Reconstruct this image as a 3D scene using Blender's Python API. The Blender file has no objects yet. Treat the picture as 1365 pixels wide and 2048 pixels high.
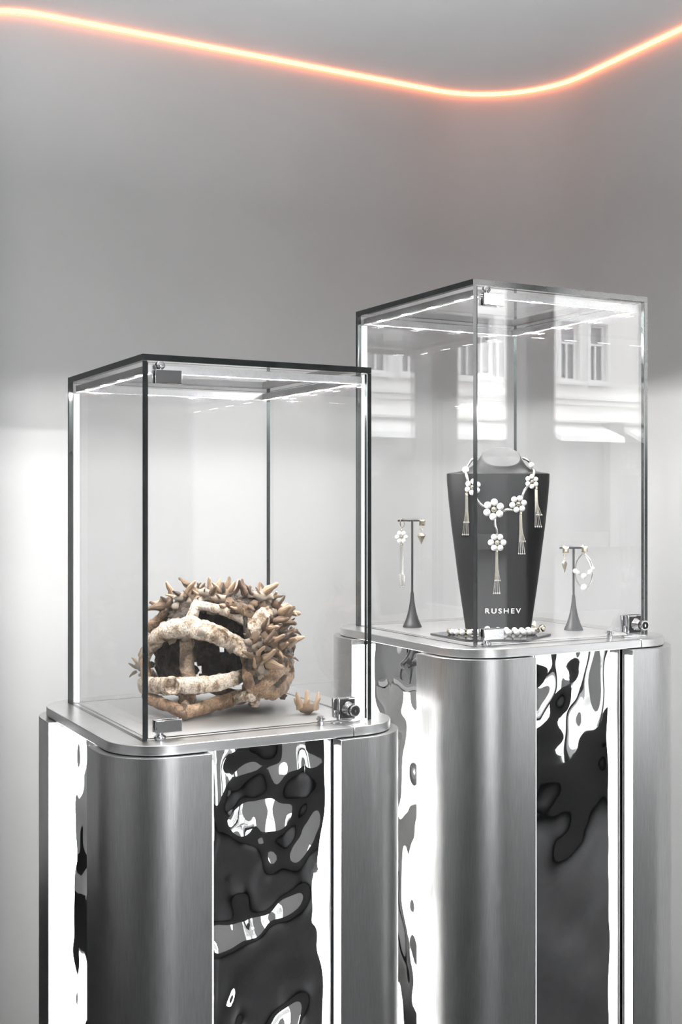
import bpy, bmesh, math, random
from mathutils import Vector, Matrix, noise, Quaternion

random.seed(7)
sc = bpy.context.scene
COL = sc.collection

# ------------------------------------------------------------------ camera, world, sun, exposure
CAMZ = 1.60
FPX, YH, YAW = 2430.8764, 1004.7211, 0.4966
SN, CS = math.sin(YAW), math.cos(YAW)
cd = bpy.data.cameras.new('camera')
cd.sensor_fit = 'VERTICAL'
cd.sensor_height = 36.0
cd.sensor_width = 24.0
cd.lens = FPX / 2048.0 * 36.0
cd.shift_y = -(1024.0 - YH) / 2048.0
cd.clip_start = 0.02
cd.clip_end = 200
cam = bpy.data.objects.new('camera', cd)
COL.objects.link(cam)
cam.location = (0, 0, CAMZ)
cam.rotation_euler = (math.pi / 2, 0, -YAW)
sc.camera = cam

w = bpy.data.worlds.new('sky')
sc.world = w
w.use_nodes = True
bg = w.node_tree.nodes['Background']
bg.inputs[0].default_value = (0.97, 0.985, 1.0, 1)
bg.inputs[1].default_value = 17.0

def portal(name, loc, rot, sx, sy):
    d = bpy.data.lights.new(name, 'AREA')
    d.shape = 'RECTANGLE'; d.size = sx; d.size_y = sy
    d.cycles.is_portal = True
    o = bpy.data.objects.new(name, d); COL.objects.link(o)
    o.location = loc; o.rotation_euler = rot
    return o
portal('window_portal', (2.8, -1.42, 1.65), (math.pi / 2, 0, 0), 5.1, 2.45)

vs = sc.view_settings
vs.view_transform = 'Standard'
vs.look = 'None'
vs.gamma = 1.0
vs.use_curve_mapping = False
vs.exposure = 0.42
cy = sc.cycles
cy.max_bounces = 14
cy.diffuse_bounces = 5
cy.glossy_bounces = 6
cy.transmission_bounces = 8
cy.transparent_max_bounces = 40
cy.caustics_reflective = True
cy.sample_clamp_indirect = 6.0
cy.blur_glossy = 0.5

# ------------------------------------------------------------------ materials
def new_mat(name):
    m = bpy.data.materials.new(name)
    m.use_nodes = True
    nt = m.node_tree
    b = nt.nodes['Principled BSDF']
    return m, nt, b

def L(nt, a, b):
    nt.links.new(a, b)

def noise_node(nt, scale, detail=4, rough=0.55, mapscale=None, coord='Object', dist=0.0):
    tc = nt.nodes.new('ShaderNodeTexCoord')
    n = nt.nodes.new('ShaderNodeTexNoise')
    n.inputs['Scale'].default_value = scale
    n.inputs['Detail'].default_value = detail
    n.inputs['Roughness'].default_value = rough
    n.inputs['Distortion'].default_value = dist
    if mapscale:
        mp = nt.nodes.new('ShaderNodeMapping')
        mp.inputs['Scale'].default_value = mapscale
        L(nt, tc.outputs[coord], mp.inputs[0]); L(nt, mp.outputs[0], n.inputs['Vector'])
    else:
        L(nt, tc.outputs[coord], n.inputs['Vector'])
    return n

def ramp(nt, src, stops):
    r = nt.nodes.new('ShaderNodeValToRGB')
    els = r.color_ramp.elements
    while len(els) < len(stops):
        els.new(0.5)
    for e, (p, c) in zip(els, stops):
        e.position = p
        e.color = (c[0], c[1], c[2], 1) if len(c) == 3 else c
    L(nt, src, r.inputs[0])
    return r

def bump(nt, src, b, strength, dist=0.01):
    bp = nt.nodes.new('ShaderNodeBump')
    bp.inputs['Strength'].default_value = strength
    bp.inputs['Distance'].default_value = dist
    L(nt, src, bp.inputs['Height'])
    L(nt, bp.outputs[0], b.inputs['Normal'])
    return bp

def paint(name, c, rough=0.75, nz=0.02, bs=0.08):
    m, nt, b = new_mat(name)
    n = noise_node(nt, 3.0, 3)
    r = ramp(nt, n.outputs[0], [(0.3, [v * (1 - nz) for v in c]), (0.7, [v * (1 + nz) for v in c])])
    L(nt, r.outputs[0], b.inputs['Base Color'])
    b.inputs['Roughness'].default_value = rough
    n2 = noise_node(nt, 160, 3)
    bump(nt, n2.outputs[0], b, bs, 0.002)
    return m

def metal(name, c, rough, grain=None, gb=0.05, lo=0.85, hi=1.1):
    m, nt, b = new_mat(name)
    b.inputs['Metallic'].default_value = 1.0
    b.inputs['Roughness'].default_value = rough
    b.inputs['Base Color'].default_value = (*c, 1)
    if grain:
        n = noise_node(nt, 1.0, 5, 0.6, grain)
        r = ramp(nt, n.outputs[0], [(0.3, [v * lo for v in c]), (0.7, [min(1, v * hi) for v in c])])
        L(nt, r.outputs[0], b.inputs['Base Color'])
        rr = ramp(nt, n.outputs[0], [(0.25, [rough * 0.92] * 3), (0.75, [rough * 1.08] * 3)])
        L(nt, rr.outputs[0], b.inputs['Roughness'])
        bump(nt, n.outputs[0], b, gb, 0.001)
    else:
        n = noise_node(nt, 220, 2)
        rr = ramp(nt, n.outputs[0], [(0.3, [rough * 0.7] * 3), (0.7, [rough * 1.4] * 3)])
        L(nt, rr.outputs[0], b.inputs['Roughness'])
    return m

def emit(name, c, s):
    m = bpy.data.materials.new(name); m.use_nodes = True
    nt = m.node_tree; nt.nodes.clear()
    e = nt.nodes.new('ShaderNodeEmission'); o = nt.nodes.new('ShaderNodeOutputMaterial')
    e.inputs[0].default_value = (*c, 1); e.inputs[1].default_value = s
    L(nt, e.outputs[0], o.inputs[0])
    return m

def glass_mat():
    # clear plate glass: straight transmission plus Schlick reflection at each surface
    m = bpy.data.materials.new('clear_glass'); m.use_nodes = True
    nt = m.node_tree; nt.nodes.clear()
    o = nt.nodes.new('ShaderNodeOutputMaterial')
    g = nt.nodes.new('ShaderNodeNewGeometry')
    d = nt.nodes.new('ShaderNodeVectorMath'); d.operation = 'DOT_PRODUCT'
    L(nt, g.outputs['Incoming'], d.inputs[0]); L(nt, g.outputs['Normal'], d.inputs[1])
    def mth(op, a, bb):
        n = nt.nodes.new('ShaderNodeMath'); n.operation = op
        for i, v in enumerate((a, bb)):
            if v is None: continue
            if isinstance(v, (int, float)): n.inputs[i].default_value = v
            else: L(nt, v, n.inputs[i])
        return n.outputs[0]
    ab = mth('ABSOLUTE', d.outputs['Value'], None)
    om = mth('SUBTRACT', 1.0, ab)
    p5 = mth('POWER', om, 5.0)
    fr = mth('ADD', mth('MULTIPLY', p5, 0.95), 0.040)
    t = nt.nodes.new('ShaderNodeBsdfTransparent'); t.inputs[0].default_value = (0.997, 0.998, 0.998, 1)
    gl = nt.nodes.new('ShaderNodeBsdfGlossy'); gl.inputs['Roughness'].default_value = 0.0
    gl.inputs['Color'].default_value = (1, 1, 1, 1)
    mx = nt.nodes.new('ShaderNodeMixShader')
    L(nt, fr, mx.inputs[0]); L(nt, t.outputs[0], mx.inputs[1]); L(nt, gl.outputs[0], mx.inputs[2])
    L(nt, mx.outputs[0], o.inputs[0])
    return m

def simple(name, c, rough=0.5, metallic=0.0, coat=0.0, nz=0.0, nscale=60, bs=0.0):
    m, nt, b = new_mat(name)
    b.inputs['Base Color'].default_value = (*c, 1)
    b.inputs['Roughness'].default_value = rough
    b.inputs['Metallic'].default_value = metallic
    b.inputs['Coat Weight'].default_value = coat
    n = noise_node(nt, nscale, 4)
    r = ramp(nt, n.outputs[0], [(0.3, [v * (1 - nz) for v in c]), (0.7, [min(1, v * (1 + nz)) for v in c])])
    L(nt, r.outputs[0], b.inputs['Base Color'])
    if bs: bump(nt, n.outputs[0], b, bs, 0.002)
    return m

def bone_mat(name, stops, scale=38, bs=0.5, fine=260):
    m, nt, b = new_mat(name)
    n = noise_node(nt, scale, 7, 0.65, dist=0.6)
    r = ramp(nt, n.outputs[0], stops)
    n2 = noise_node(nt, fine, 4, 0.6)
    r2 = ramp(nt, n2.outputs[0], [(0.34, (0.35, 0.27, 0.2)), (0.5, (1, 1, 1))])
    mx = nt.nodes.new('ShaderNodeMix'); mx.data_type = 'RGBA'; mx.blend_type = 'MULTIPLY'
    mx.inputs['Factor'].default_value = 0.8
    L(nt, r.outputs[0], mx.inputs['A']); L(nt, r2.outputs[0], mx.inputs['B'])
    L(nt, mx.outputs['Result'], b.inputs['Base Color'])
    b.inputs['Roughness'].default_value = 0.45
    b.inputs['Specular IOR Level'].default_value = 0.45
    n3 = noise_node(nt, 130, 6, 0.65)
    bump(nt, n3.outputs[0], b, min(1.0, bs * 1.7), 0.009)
    return m

M = {}
M['wall'] = paint('wall_paint', (0.46, 0.46, 0.458))
M['ceil'] = paint('ceiling_paint', (0.92, 0.93, 0.945), 0.8)
M['floor'] = simple('dark_floor', (0.016, 0.016, 0.0165), 0.85, nz=0.15, nscale=6)
M['floor'].node_tree.nodes['Principled BSDF'].inputs['Specular IOR Level'].default_value = 0.06
M['front'] = simple('dark_front_frame', (0.045, 0.045, 0.046), 0.45, nz=0.1)
M['panel'] = metal('brushed_steel_vertical', (0.60, 0.60, 0.60), 0.31, (700, 700, 24), 0.03, 0.88, 1.10)
M['plate'] = metal('brushed_steel_horizontal', (0.78, 0.78, 0.78), 0.30, (12, 12, 500), 0.05, 0.92, 1.06)
M['deck'] = metal('satin_deck', (0.60, 0.60, 0.60), 0.36, (8, 160, 160), 0.03, 0.94, 1.05)
M['mirror'] = metal('hammered_mirror', (0.80, 0.80, 0.80), 0.025)
M['chrome'] = metal('chrome', (0.66, 0.66, 0.67), 0.09)
M['alu'] = metal('aluminium_profile', (0.55, 0.55, 0.55), 0.45)
M['black'] = simple('black_gap', (0.012, 0.012, 0.012), 0.6)
M['edge'] = simple('glass_edge', (0.016, 0.019, 0.019), 0.12, nz=0.3, nscale=25)
M['glass'] = glass_mat()
M['led'] = emit('led_white', (1.0, 0.995, 0.98), 7.0)
M['led_soft'] = emit('led_diffuser', (1.0, 0.995, 0.985), 0.40)
M['led_post'] = emit('led_post', (1.0, 1.0, 0.99), 1.3)
M['diode'] = emit('led_diode', (1.0, 0.99, 0.97), 45.0)
M['uplight'] = emit('added_uplight_diffuser', (1.0, 1.0, 1.0), 120.0)  # glow of the added ceiling uplight
M['cove'] = emit('cove_led', (1.0, 0.235, 0.085), 7.0)
M['leather'] = simple('black_leatherette', (0.008, 0.008, 0.0083), 0.45, nz=0.15, nscale=400, bs=0.08)
M['leather'].node_tree.nodes['Principled BSDF'].inputs['Specular IOR Level'].default_value = 0.14
M['cap'] = simple('lightened_leather_cap', (0.022, 0.022, 0.022), 0.6, nz=0.12, nscale=700, bs=0.05)  # same leatherette as the torso, lightened to imitate sheen from the lights above
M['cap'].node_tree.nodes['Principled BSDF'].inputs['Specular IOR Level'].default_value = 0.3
M['stand'] = simple('black_stand', (0.008, 0.008, 0.0085), 0.42, nz=0.1)
M['tray'] = simple('black_glass_tray', (0.012, 0.012, 0.013), 0.04, coat=0.6)
M['pearl'] = simple('white_stone_bead', (0.55, 0.54, 0.53), 0.30, nz=0.04, nscale=120)
M['gold'] = metal('pale_gold', (0.80, 0.72, 0.58), 0.14)
M['silver'] = metal('silver_cord', (0.80, 0.78, 0.75), 0.16)
M['letter'] = simple('silver_print', (0.78, 0.76, 0.74), 0.5)
M['cable'] = simple('black_cable', (0.02, 0.02, 0.02), 0.4)
CREAM = [(0.32, (0.06, 0.035, 0.020)), (0.42, (0.30, 0.21, 0.14)), (0.52, (0.62, 0.52, 0.41)), (0.70, (0.84, 0.77, 0.68))]
TAN = [(0.30, (0.036, 0.020, 0.010)), (0.45, (0.19, 0.110, 0.058)), (0.58, (0.36, 0.240, 0.150)), (0.76, (0.58, 0.47, 0.365))]
BROWN = [(0.32, (0.016, 0.010, 0.006)), (0.47, (0.095, 0.060, 0.036)), (0.6, (0.24, 0.170, 0.115)), (0.78, (0.48, 0.39, 0.31))]
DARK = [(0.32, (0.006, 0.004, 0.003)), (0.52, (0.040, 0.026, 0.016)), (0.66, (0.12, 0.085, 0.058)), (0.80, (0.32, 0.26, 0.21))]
M['bone'] = bone_mat('bone_cream', CREAM)
M['bone2'] = bone_mat('bone_tan', TAN)
M['bone3'] = bone_mat('bone_brown', BROWN)
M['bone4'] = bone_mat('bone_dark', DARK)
M['tooth'] = bone_mat('tooth_tan', [(0.3, (0.13, 0.078, 0.040)), (0.5, (0.33, 0.220, 0.135)), (0.72, (0.56, 0.45, 0.34))], 60, 0.25)
M['facade'] = simple('pale_stucco', (0.72, 0.71, 0.69), 0.85, nz=0.06, nscale=2)
M['facade2'] = simple('pale_stone', (0.60, 0.59, 0.57), 0.85, nz=0.08, nscale=3)
M['winframe'] = simple('white_window_frame', (0.85, 0.85, 0.85), 0.5)
M['winpane'] = simple('dark_window_pane', (0.10, 0.105, 0.11), 0.08)
M['shoppane'] = simple('dark_shop_glazing', (0.04, 0.04, 0.04), 0.3)
M['ground_stone'] = simple('grey_ground_floor_stone', (0.085, 0.085, 0.084), 0.8, nz=0.1, nscale=3)
M['asphalt'] = simple('street_asphalt', (0.02, 0.02, 0.02), 0.8, nz=0.2, nscale=4)
M['pave'] = simple('street_paving', (0.03, 0.03, 0.03), 0.8, nz=0.12, nscale=3)

# ------------------------------------------------------------------ geometry helpers
def link(name, me, mat, parent=None, mats=None):
    o = bpy.data.objects.new(name, me)
    COL.objects.link(o)
    if mats:
        for m in mats: me.materials.append(m)
    elif mat is not None and not me.materials:
        me.materials.append(mat)
    if parent: o.parent = parent
    return o

def tag(o, label, cat, group=None, kind=None):
    if label: o['label'] = label
    if cat: o['category'] = cat
    if group: o['group'] = group
    if kind: o['kind'] = kind
    return o

def empty(name, loc, label, cat, group=None):
    o = bpy.data.objects.new(name, None); COL.objects.link(o)
    o.location = loc; o.empty_display_size = 0.05
    return tag(o, label, cat, group)

def root_loc(p):
    v = Vector((0, 0, 0))
    while p:
        v += Vector(p.location); p = p.parent
    return v

class G:
    def __init__(s):
        s.v = []; s.f = []; s.m = []; s.sm = []
    def add(s, vs_, fs, mi=0, smooth=False):
        k = len(s.v)
        s.v += [Vector(p) for p in vs_]
        for f in fs:
            s.f.append([i + k for i in f]); s.m.append(mi); s.sm.append(smooth)
        return s
    def box(s, lo, hi, mi=0, mis=None):
        x0, y0, z0 = lo; x1, y1, z1 = hi
        vv = [(x0, y0, z0), (x1, y0, z0), (x1, y1, z0), (x0, y1, z0), (x0, y0, z1), (x1, y0, z1), (x1, y1, z1), (x0, y1, z1)]
        ff = [(0, 3, 2, 1), (4, 5, 6, 7), (0, 1, 5, 4), (1, 2, 6, 5), (2, 3, 7, 6), (3, 0, 4, 7)]  # -z +z -y +x +y -x
        k = len(s.v); s.v += [Vector(p) for p in vv]
        for i, f in enumerate(ff):
            s.f.append([j + k for j in f]); s.m.append(mis[i] if mis else mi); s.sm.append(False)
        return s
    def prism(s, poly, z0, z1, mi=0, smooth_sides=False):
        n = len(poly)
        vv = [(p[0], p[1], z0) for p in poly] + [(p[0], p[1], z1) for p in poly]
        s.add(vv, [tuple(range(n - 1, -1, -1)), tuple(range(n, 2 * n))], mi)
        k = len(s.v) - 2 * n
        for i in range(n):
            j = (i + 1) % n
            s.f.append([k + i, k + j, k + n + j, k + n + i]); s.m.append(mi); s.sm.append(smooth_sides)
        return s
    def tube(s, path, rad, n=10, mi=0, flat=None, up=None, cap=True, jitter=None):
        pts = [Vector(p) for p in path]
        if isinstance(rad, (int, float)): rad = [rad] * len(pts)
        k = len(s.v)
        prev = None
        for i, p in enumerate(pts):
            t = (pts[min(i + 1, len(pts) - 1)] - pts[max(i - 1, 0)])
            t.normalize()
            u = prev if prev is not None else (Vector(up) if up else (Vector((0, 0, 1)) if abs(t.z) < 0.9 else Vector((1, 0, 0))))
            u = (u - t * u.dot(t))
            if u.length < 1e-6: u = t.orthogonal()
            u.normalize(); prev = u
            w_ = t.cross(u)
            fl = flat if flat else 1.0
            for a in range(n):
                an = 2 * math.pi * a / n
                q = p + u * (math.cos(an) * rad[i]) + w_ * (math.sin(an) * rad[i] * fl)
                if jitter: q = q + (q - p) * jitter(q)
                s.v.append(q)
        for i in range(len(pts) - 1):
            for a in range(n):
                b = (a + 1) % n
                s.f.append([k + i * n + a, k + i * n + b, k + (i + 1) * n + b, k + (i + 1) * n + a]); s.m.append(mi); s.sm.append(True)
        if cap:
            s.f.append([k + a for a in range(n - 1, -1, -1)]); s.m.append(mi); s.sm.append(False)
            e = k + (len(pts) - 1) * n
            s.f.append([e + a for a in range(n)]); s.m.append(mi); s.sm.append(False)
        return s
    def lathe(s, prof, n=24, mi=0, mat=None, smooth=True):
        k = len(s.v)
        for r, z in prof:
            for a in range(n):
                an = 2 * math.pi * a / n
                q = Vector((r * math.cos(an), r * math.sin(an), z))
                s.v.append(mat @ q if mat else q)
        for i in range(len(prof) - 1):
            for a in range(n):
                b = (a + 1) % n
                s.f.append([k + i * n + a, k + i * n + b, k + (i + 1) * n + b, k + (i + 1) * n + a]); s.m.append(mi); s.sm.append(smooth)
        s.f.append([k + a for a in range(n - 1, -1, -1)]); s.m.append(mi); s.sm.append(False)
        e = k + (len(prof) - 1) * n
        s.f.append([e + a for a in range(n)]); s.m.append(mi); s.sm.append(False)
        return s
    def sphere(s, c, r, n=12, m=8, mi=0, sc_=(1, 1, 1)):
        c = Vector(c); k = len(s.v)
        for i in range(1, m):
            th = math.pi * i / m
            for a in range(n):
                ph = 2 * math.pi * a / n
                s.v.append(c + Vector((r * sc_[0] * math.sin(th) * math.cos(ph), r * sc_[1] * math.sin(th) * math.sin(ph), r * sc_[2] * math.cos(th))))
        top = len(s.v); s.v.append(c + Vector((0, 0, r * sc_[2])))
        bot = len(s.v); s.v.append(c - Vector((0, 0, r * sc_[2])))
        for i in range(m - 2):
            for a in range(n):
                b = (a + 1) % n
                s.f.append([k + i * n + a, k + (i + 1) * n + a, k + (i + 1) * n + b, k + i * n + b]); s.m.append(mi); s.sm.append(True)
        for a in range(n):
            b = (a + 1) % n
            s.f.append([top, k + a, k + b]); s.m.append(mi); s.sm.append(True)
            e = k + (m - 2) * n
            s.f.append([bot, e + b, e + a]); s.m.append(mi); s.sm.append(True)
        return s
    def mesh(s, name, origin=(0, 0, 0)):
        o = Vector(origin)
        me = bpy.data.meshes.new(name)
        me.from_pydata([tuple(p - o) for p in s.v], [], s.f)
        me.polygons.foreach_set('material_index', s.m)
        me.polygons.foreach_set('use_smooth', s.sm)
        me.update()
        me.set_sharp_from_angle(angle=math.radians(38))
        return me
    def build(s, name, mat, parent=None, mats=None, bevel=None, seg=2):
        """verts are in world coordinates; parents are pure translations. A part's own
        origin sits at its parent's origin unless it has none, then at its base centre."""
        if parent:
            org = root_loc(parent); loc = Vector((0, 0, 0))
        else:
            xs = [p.x for p in s.v]; ys = [p.y for p in s.v]; zs = [p.z for p in s.v]
            org = Vector(((min(xs) + max(xs)) / 2, (min(ys) + max(ys)) / 2, min(zs))); loc = org
        o = link(name, s.mesh(name, org), mat, parent, mats)
        o.location = loc
        if bevel:
            b = o.modifiers.new('bevel', 'BEVEL'); b.width = bevel; b.segments = seg; b.limit_method = 'ANGLE'
            b.angle_limit = math.radians(40); b.harden_normals = False
        return o

def place(name, me, parent, world, quat=None, scale=1.0):
    """an instance of a shared mesh, put at a world point under parent"""
    o = bpy.data.objects.new(name, me); COL.objects.link(o)
    o.parent = parent
    o.location = Vector(world) - root_loc(parent) if parent else Vector(world)
    if quat is not None:
        o.rotation_mode = 'QUATERNION'; o.rotation_quaternion = quat
    o.scale = (scale,) * 3 if isinstance(scale, (int, float)) else scale
    return o

def catmull(pts, sub=5, vals=None):
    out = []; vo = []
    n = len(pts)
    for i in range(n - 1):
        p0 = Vector(pts[max(i - 1, 0)]); p1 = Vector(pts[i]); p2 = Vector(pts[i + 1]); p3 = Vector(pts[min(i + 2, n - 1)])
        for k in range(sub):
            t = k / sub
            out.append(0.5 * ((2 * p1) + (p2 - p0) * t + (2 * p0 - 5 * p1 + 4 * p2 - p3) * t * t + (3 * p1 - p0 - 3 * p2 + p3) * t ** 3))
            if vals: vo.append(vals[i] * (1 - t) + vals[i + 1] * t)
    out.append(Vector(pts[-1]))
    if vals:
        vo.append(vals[-1]); return out, vo
    return out

UR = Vector((CS, -SN, 0))    # to the right of the shop window's view
UF = Vector((SN, CS, 0))     # into the room
UZ = Vector((0, 0, 1))
def at(x, y, d):
    """world point for a measured position x, y of the photograph at depth d metres"""
    r = (x - 682.5) / FPX * d; z = (YH - y) / FPX * d
    return UF * d + UR * r + UZ * (z + CAMZ)

# ------------------------------------------------------------------ room
CEIL = CAMZ + 1.40
def arc(cx, cy_, r, a0, a1, n):
    return [(cx + r * math.cos(math.radians(a0 + (a1 - a0) * i / n)), cy_ + r * math.sin(math.radians(a0 + (a1 - a0) * i / n))) for i in range(n + 1)]

def ribbon(name, pts, z0, z1, mat, label, thick=0.12, smooth=True, out=1):
    g = G()
    n = len(pts)
    # outward offset to the left of the walking direction
    offs = []
    for i in range(n):
        a = Vector((*pts[max(i - 1, 0)], 0)); b = Vector((*pts[min(i + 1, n - 1)], 0))
        t = (b - a).normalized()
        nrm = Vector((-t.y, t.x, 0)) * out
        offs.append((pts[i][0] + nrm.x * thick, pts[i][1] + nrm.y * thick))
    vv = [(p[0], p[1], z0) for p in pts] + [(p[0], p[1], z1) for p in pts] + [(p[0], p[1], z0) for p in offs] + [(p[0], p[1], z1) for p in offs]
    ff = []
    for i in range(n - 1):
        ff.append((i, i + 1, n + i + 1, n + i))
        ff.append((2 * n + i + 1, 2 * n + i, 3 * n + i, 3 * n + i + 1))
        ff.append((n + i, n + i + 1, 3 * n + i + 1, 3 * n + i))
    ff.append((0, n, 3 * n, 2 * n)); ff.append((n - 1, 3 * n - 1, 4 * n - 1, 2 * n - 1))
    g.add(vv, ff, 0, False)
    if smooth:
        g.sm = [i % 3 != 2 for i in range(len(ff) - 2)] + [False, False]
    o = g.build(name, mat)
    return tag(o, label, 'wall', kind='structure')

WB, WR = 3.478, 2.60
leftarc = arc(0.90, WB + 0.20, 0.20, 180, 270, 14)
rightarc = arc(WR - 0.36, WB - 0.36, 0.36, 90, 0, 20)
back_pts = [(0.70, WB + 0.26)] + leftarc + [(0.9 + (WR - 0.36 - 0.9) * k / 6, WB) for k in range(1, 6)] + rightarc + [(WR, WB - 0.45)]
ribbon('wall_back', back_pts, 0, CEIL + 0.1, M['wall'], 'light grey painted wall with a rounded inner corner behind the cases')
ribbon('wall_right', [(WR, WB - 0.45), (WR, 1.4)], 0, CEIL + 0.1, M['wall'], 'light grey painted wall running forward on the right')
ribbon('wall_side', [(WR, 1.28), (6.1, 1.28)], 0, CEIL + 0.1, M['wall'], 'grey side wall of the wider shop front', out=1)
ribbon('wall_end', [(6.1, 1.28), (6.1, -1.3)], 0, CEIL + 0.1, M['wall'], 'grey end wall beside the shop windows')
ribbon('wall_recess', [(-2.6, 5.2), (0.70, 5.2)], 0, CEIL + 0.1, M['wall'], 'grey wall at the end of the left recess')
ribbon('wall_return', [(0.70, 5.2), (0.70, WB + 0.26)], 0, CEIL + 0.1, M['wall'], 'grey return wall beyond the rounded left edge')
ribbon('wall_left', [(-2.6, -1.3), (-2.6, 5.2)], 0, CEIL + 0.1, M['wall'], 'grey painted wall on the left side of the shop')
tag(G().box((-2.8, -1.5, -0.1), (6.3, 5.4, 0.0)).build('floor', M['floor']), 'dark polished shop floor', 'floor', kind='structure')
tag(G().box((-2.8, -1.5, CEIL + 0.001), (6.3, 5.4, CEIL + 0.12)).build('ceiling', M['ceil']), 'pale flat shop ceiling', 'ceiling', kind='structure')
HEAD = CAMZ + 1.25
gf = G()
gf.box((-2.7, -1.40, 0.0), (6.2, -1.22, 0.45))
gf.box((-2.7, -1.40, HEAD), (6.2, -1.22, CEIL))
tag(gf.build('wall_front', M['front']), 'dark sill and lintel of the shop window wall', 'wall', kind='structure')
for i, (x0, x1, mm) in enumerate([(-2.7, 0.30, 'wall'), (1.25, 3.35, 'wall'), (3.905, 4.09, 'front'), (5.3, 6.2, 'wall')]):
    tag(G().box((x0, -1.41, 0.451), (x1, -1.23, HEAD - 0.001)).build('trim_%d' % (i + 1), M[mm]), 'wall section between shop windows' if mm == 'wall' else 'dark upright between shop windows', 'post', kind='structure')

# added uplight, hung out of view to brighten the ceiling and fill the room
pl = empty('added_uplight', (0.0, 1.6, CAMZ + 0.86), 'added long slim uplight that brightens the ceiling', 'lamp')
G().box((-1.2, 1.54, CAMZ + 0.86), (1.2, 1.66, CAMZ + 0.90)).build('body', M['alu'], pl, bevel=0.003)
G().box((-1.19, 1.55, CAMZ + 0.9003), (1.19, 1.65, CAMZ + 0.906)).build('diffuser', M['uplight'], pl)
for xx in (-0.9, 0.0, 0.9):
    G().tube([(xx, 1.6, CAMZ + 0.9), (xx, 1.6, CEIL)], 0.0015, 6).build('cord', M['cable'], pl)

# cove light along the ceiling line
cove = [(p[0], p[1]) for p in back_pts[1:]] + [(WR, WB - 0.45 - k * 0.25) for k in range(1, 7)]
path = []
for i, p in enumerate(cove):
    a = Vector((*cove[max(i - 1, 0)], 0)); b = Vector((*cove[min(i + 1, len(cove) - 1)], 0))
    t = (b - a).normalized(); nrm = Vector((t.y, -t.x, 0))
    path.append(Vector((p[0], p[1], CEIL - 0.004)) + nrm * 0.0085)
tag(G().tube(path, 0.0062, 8).build('led_strip', M['cove']), 'thin coral glowing light strip where wall meets ceiling', 'light strip')

# ------------------------------------------------------------------ pedestals and glass cases
def rrect(x0, y0, x1, y1, r, n=10):
    return arc(x1 - r, y0 + r, r, -90, 0, n) + arc(x1 - r, y1 - r, r, 0, 90, n) + arc(x0 + r, y1 - r, r, 90, 180, n) + arc(x0 + r, y0 + r, r, 180, 270, n)

def clip_x(poly, xc, keep_less):
    out = []
    n = len(poly)
    for i in range(n):
        a, b = poly[i], poly[(i + 1) % n]
        ina = (a[0] < xc) == keep_less; inb = (b[0] < xc) == keep_less
        if ina: out.append(a)
        if ina != inb:
            t = (xc - a[0]) / (b[0] - a[0]); out.append((xc, a[1] + t * (b[1] - a[1])))
    return out

OFF_PLATE, OFF_PANEL, PLEN, RECESS, TPL = 0.053, 0.067, 0.168, 0.036, 0.017

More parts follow.
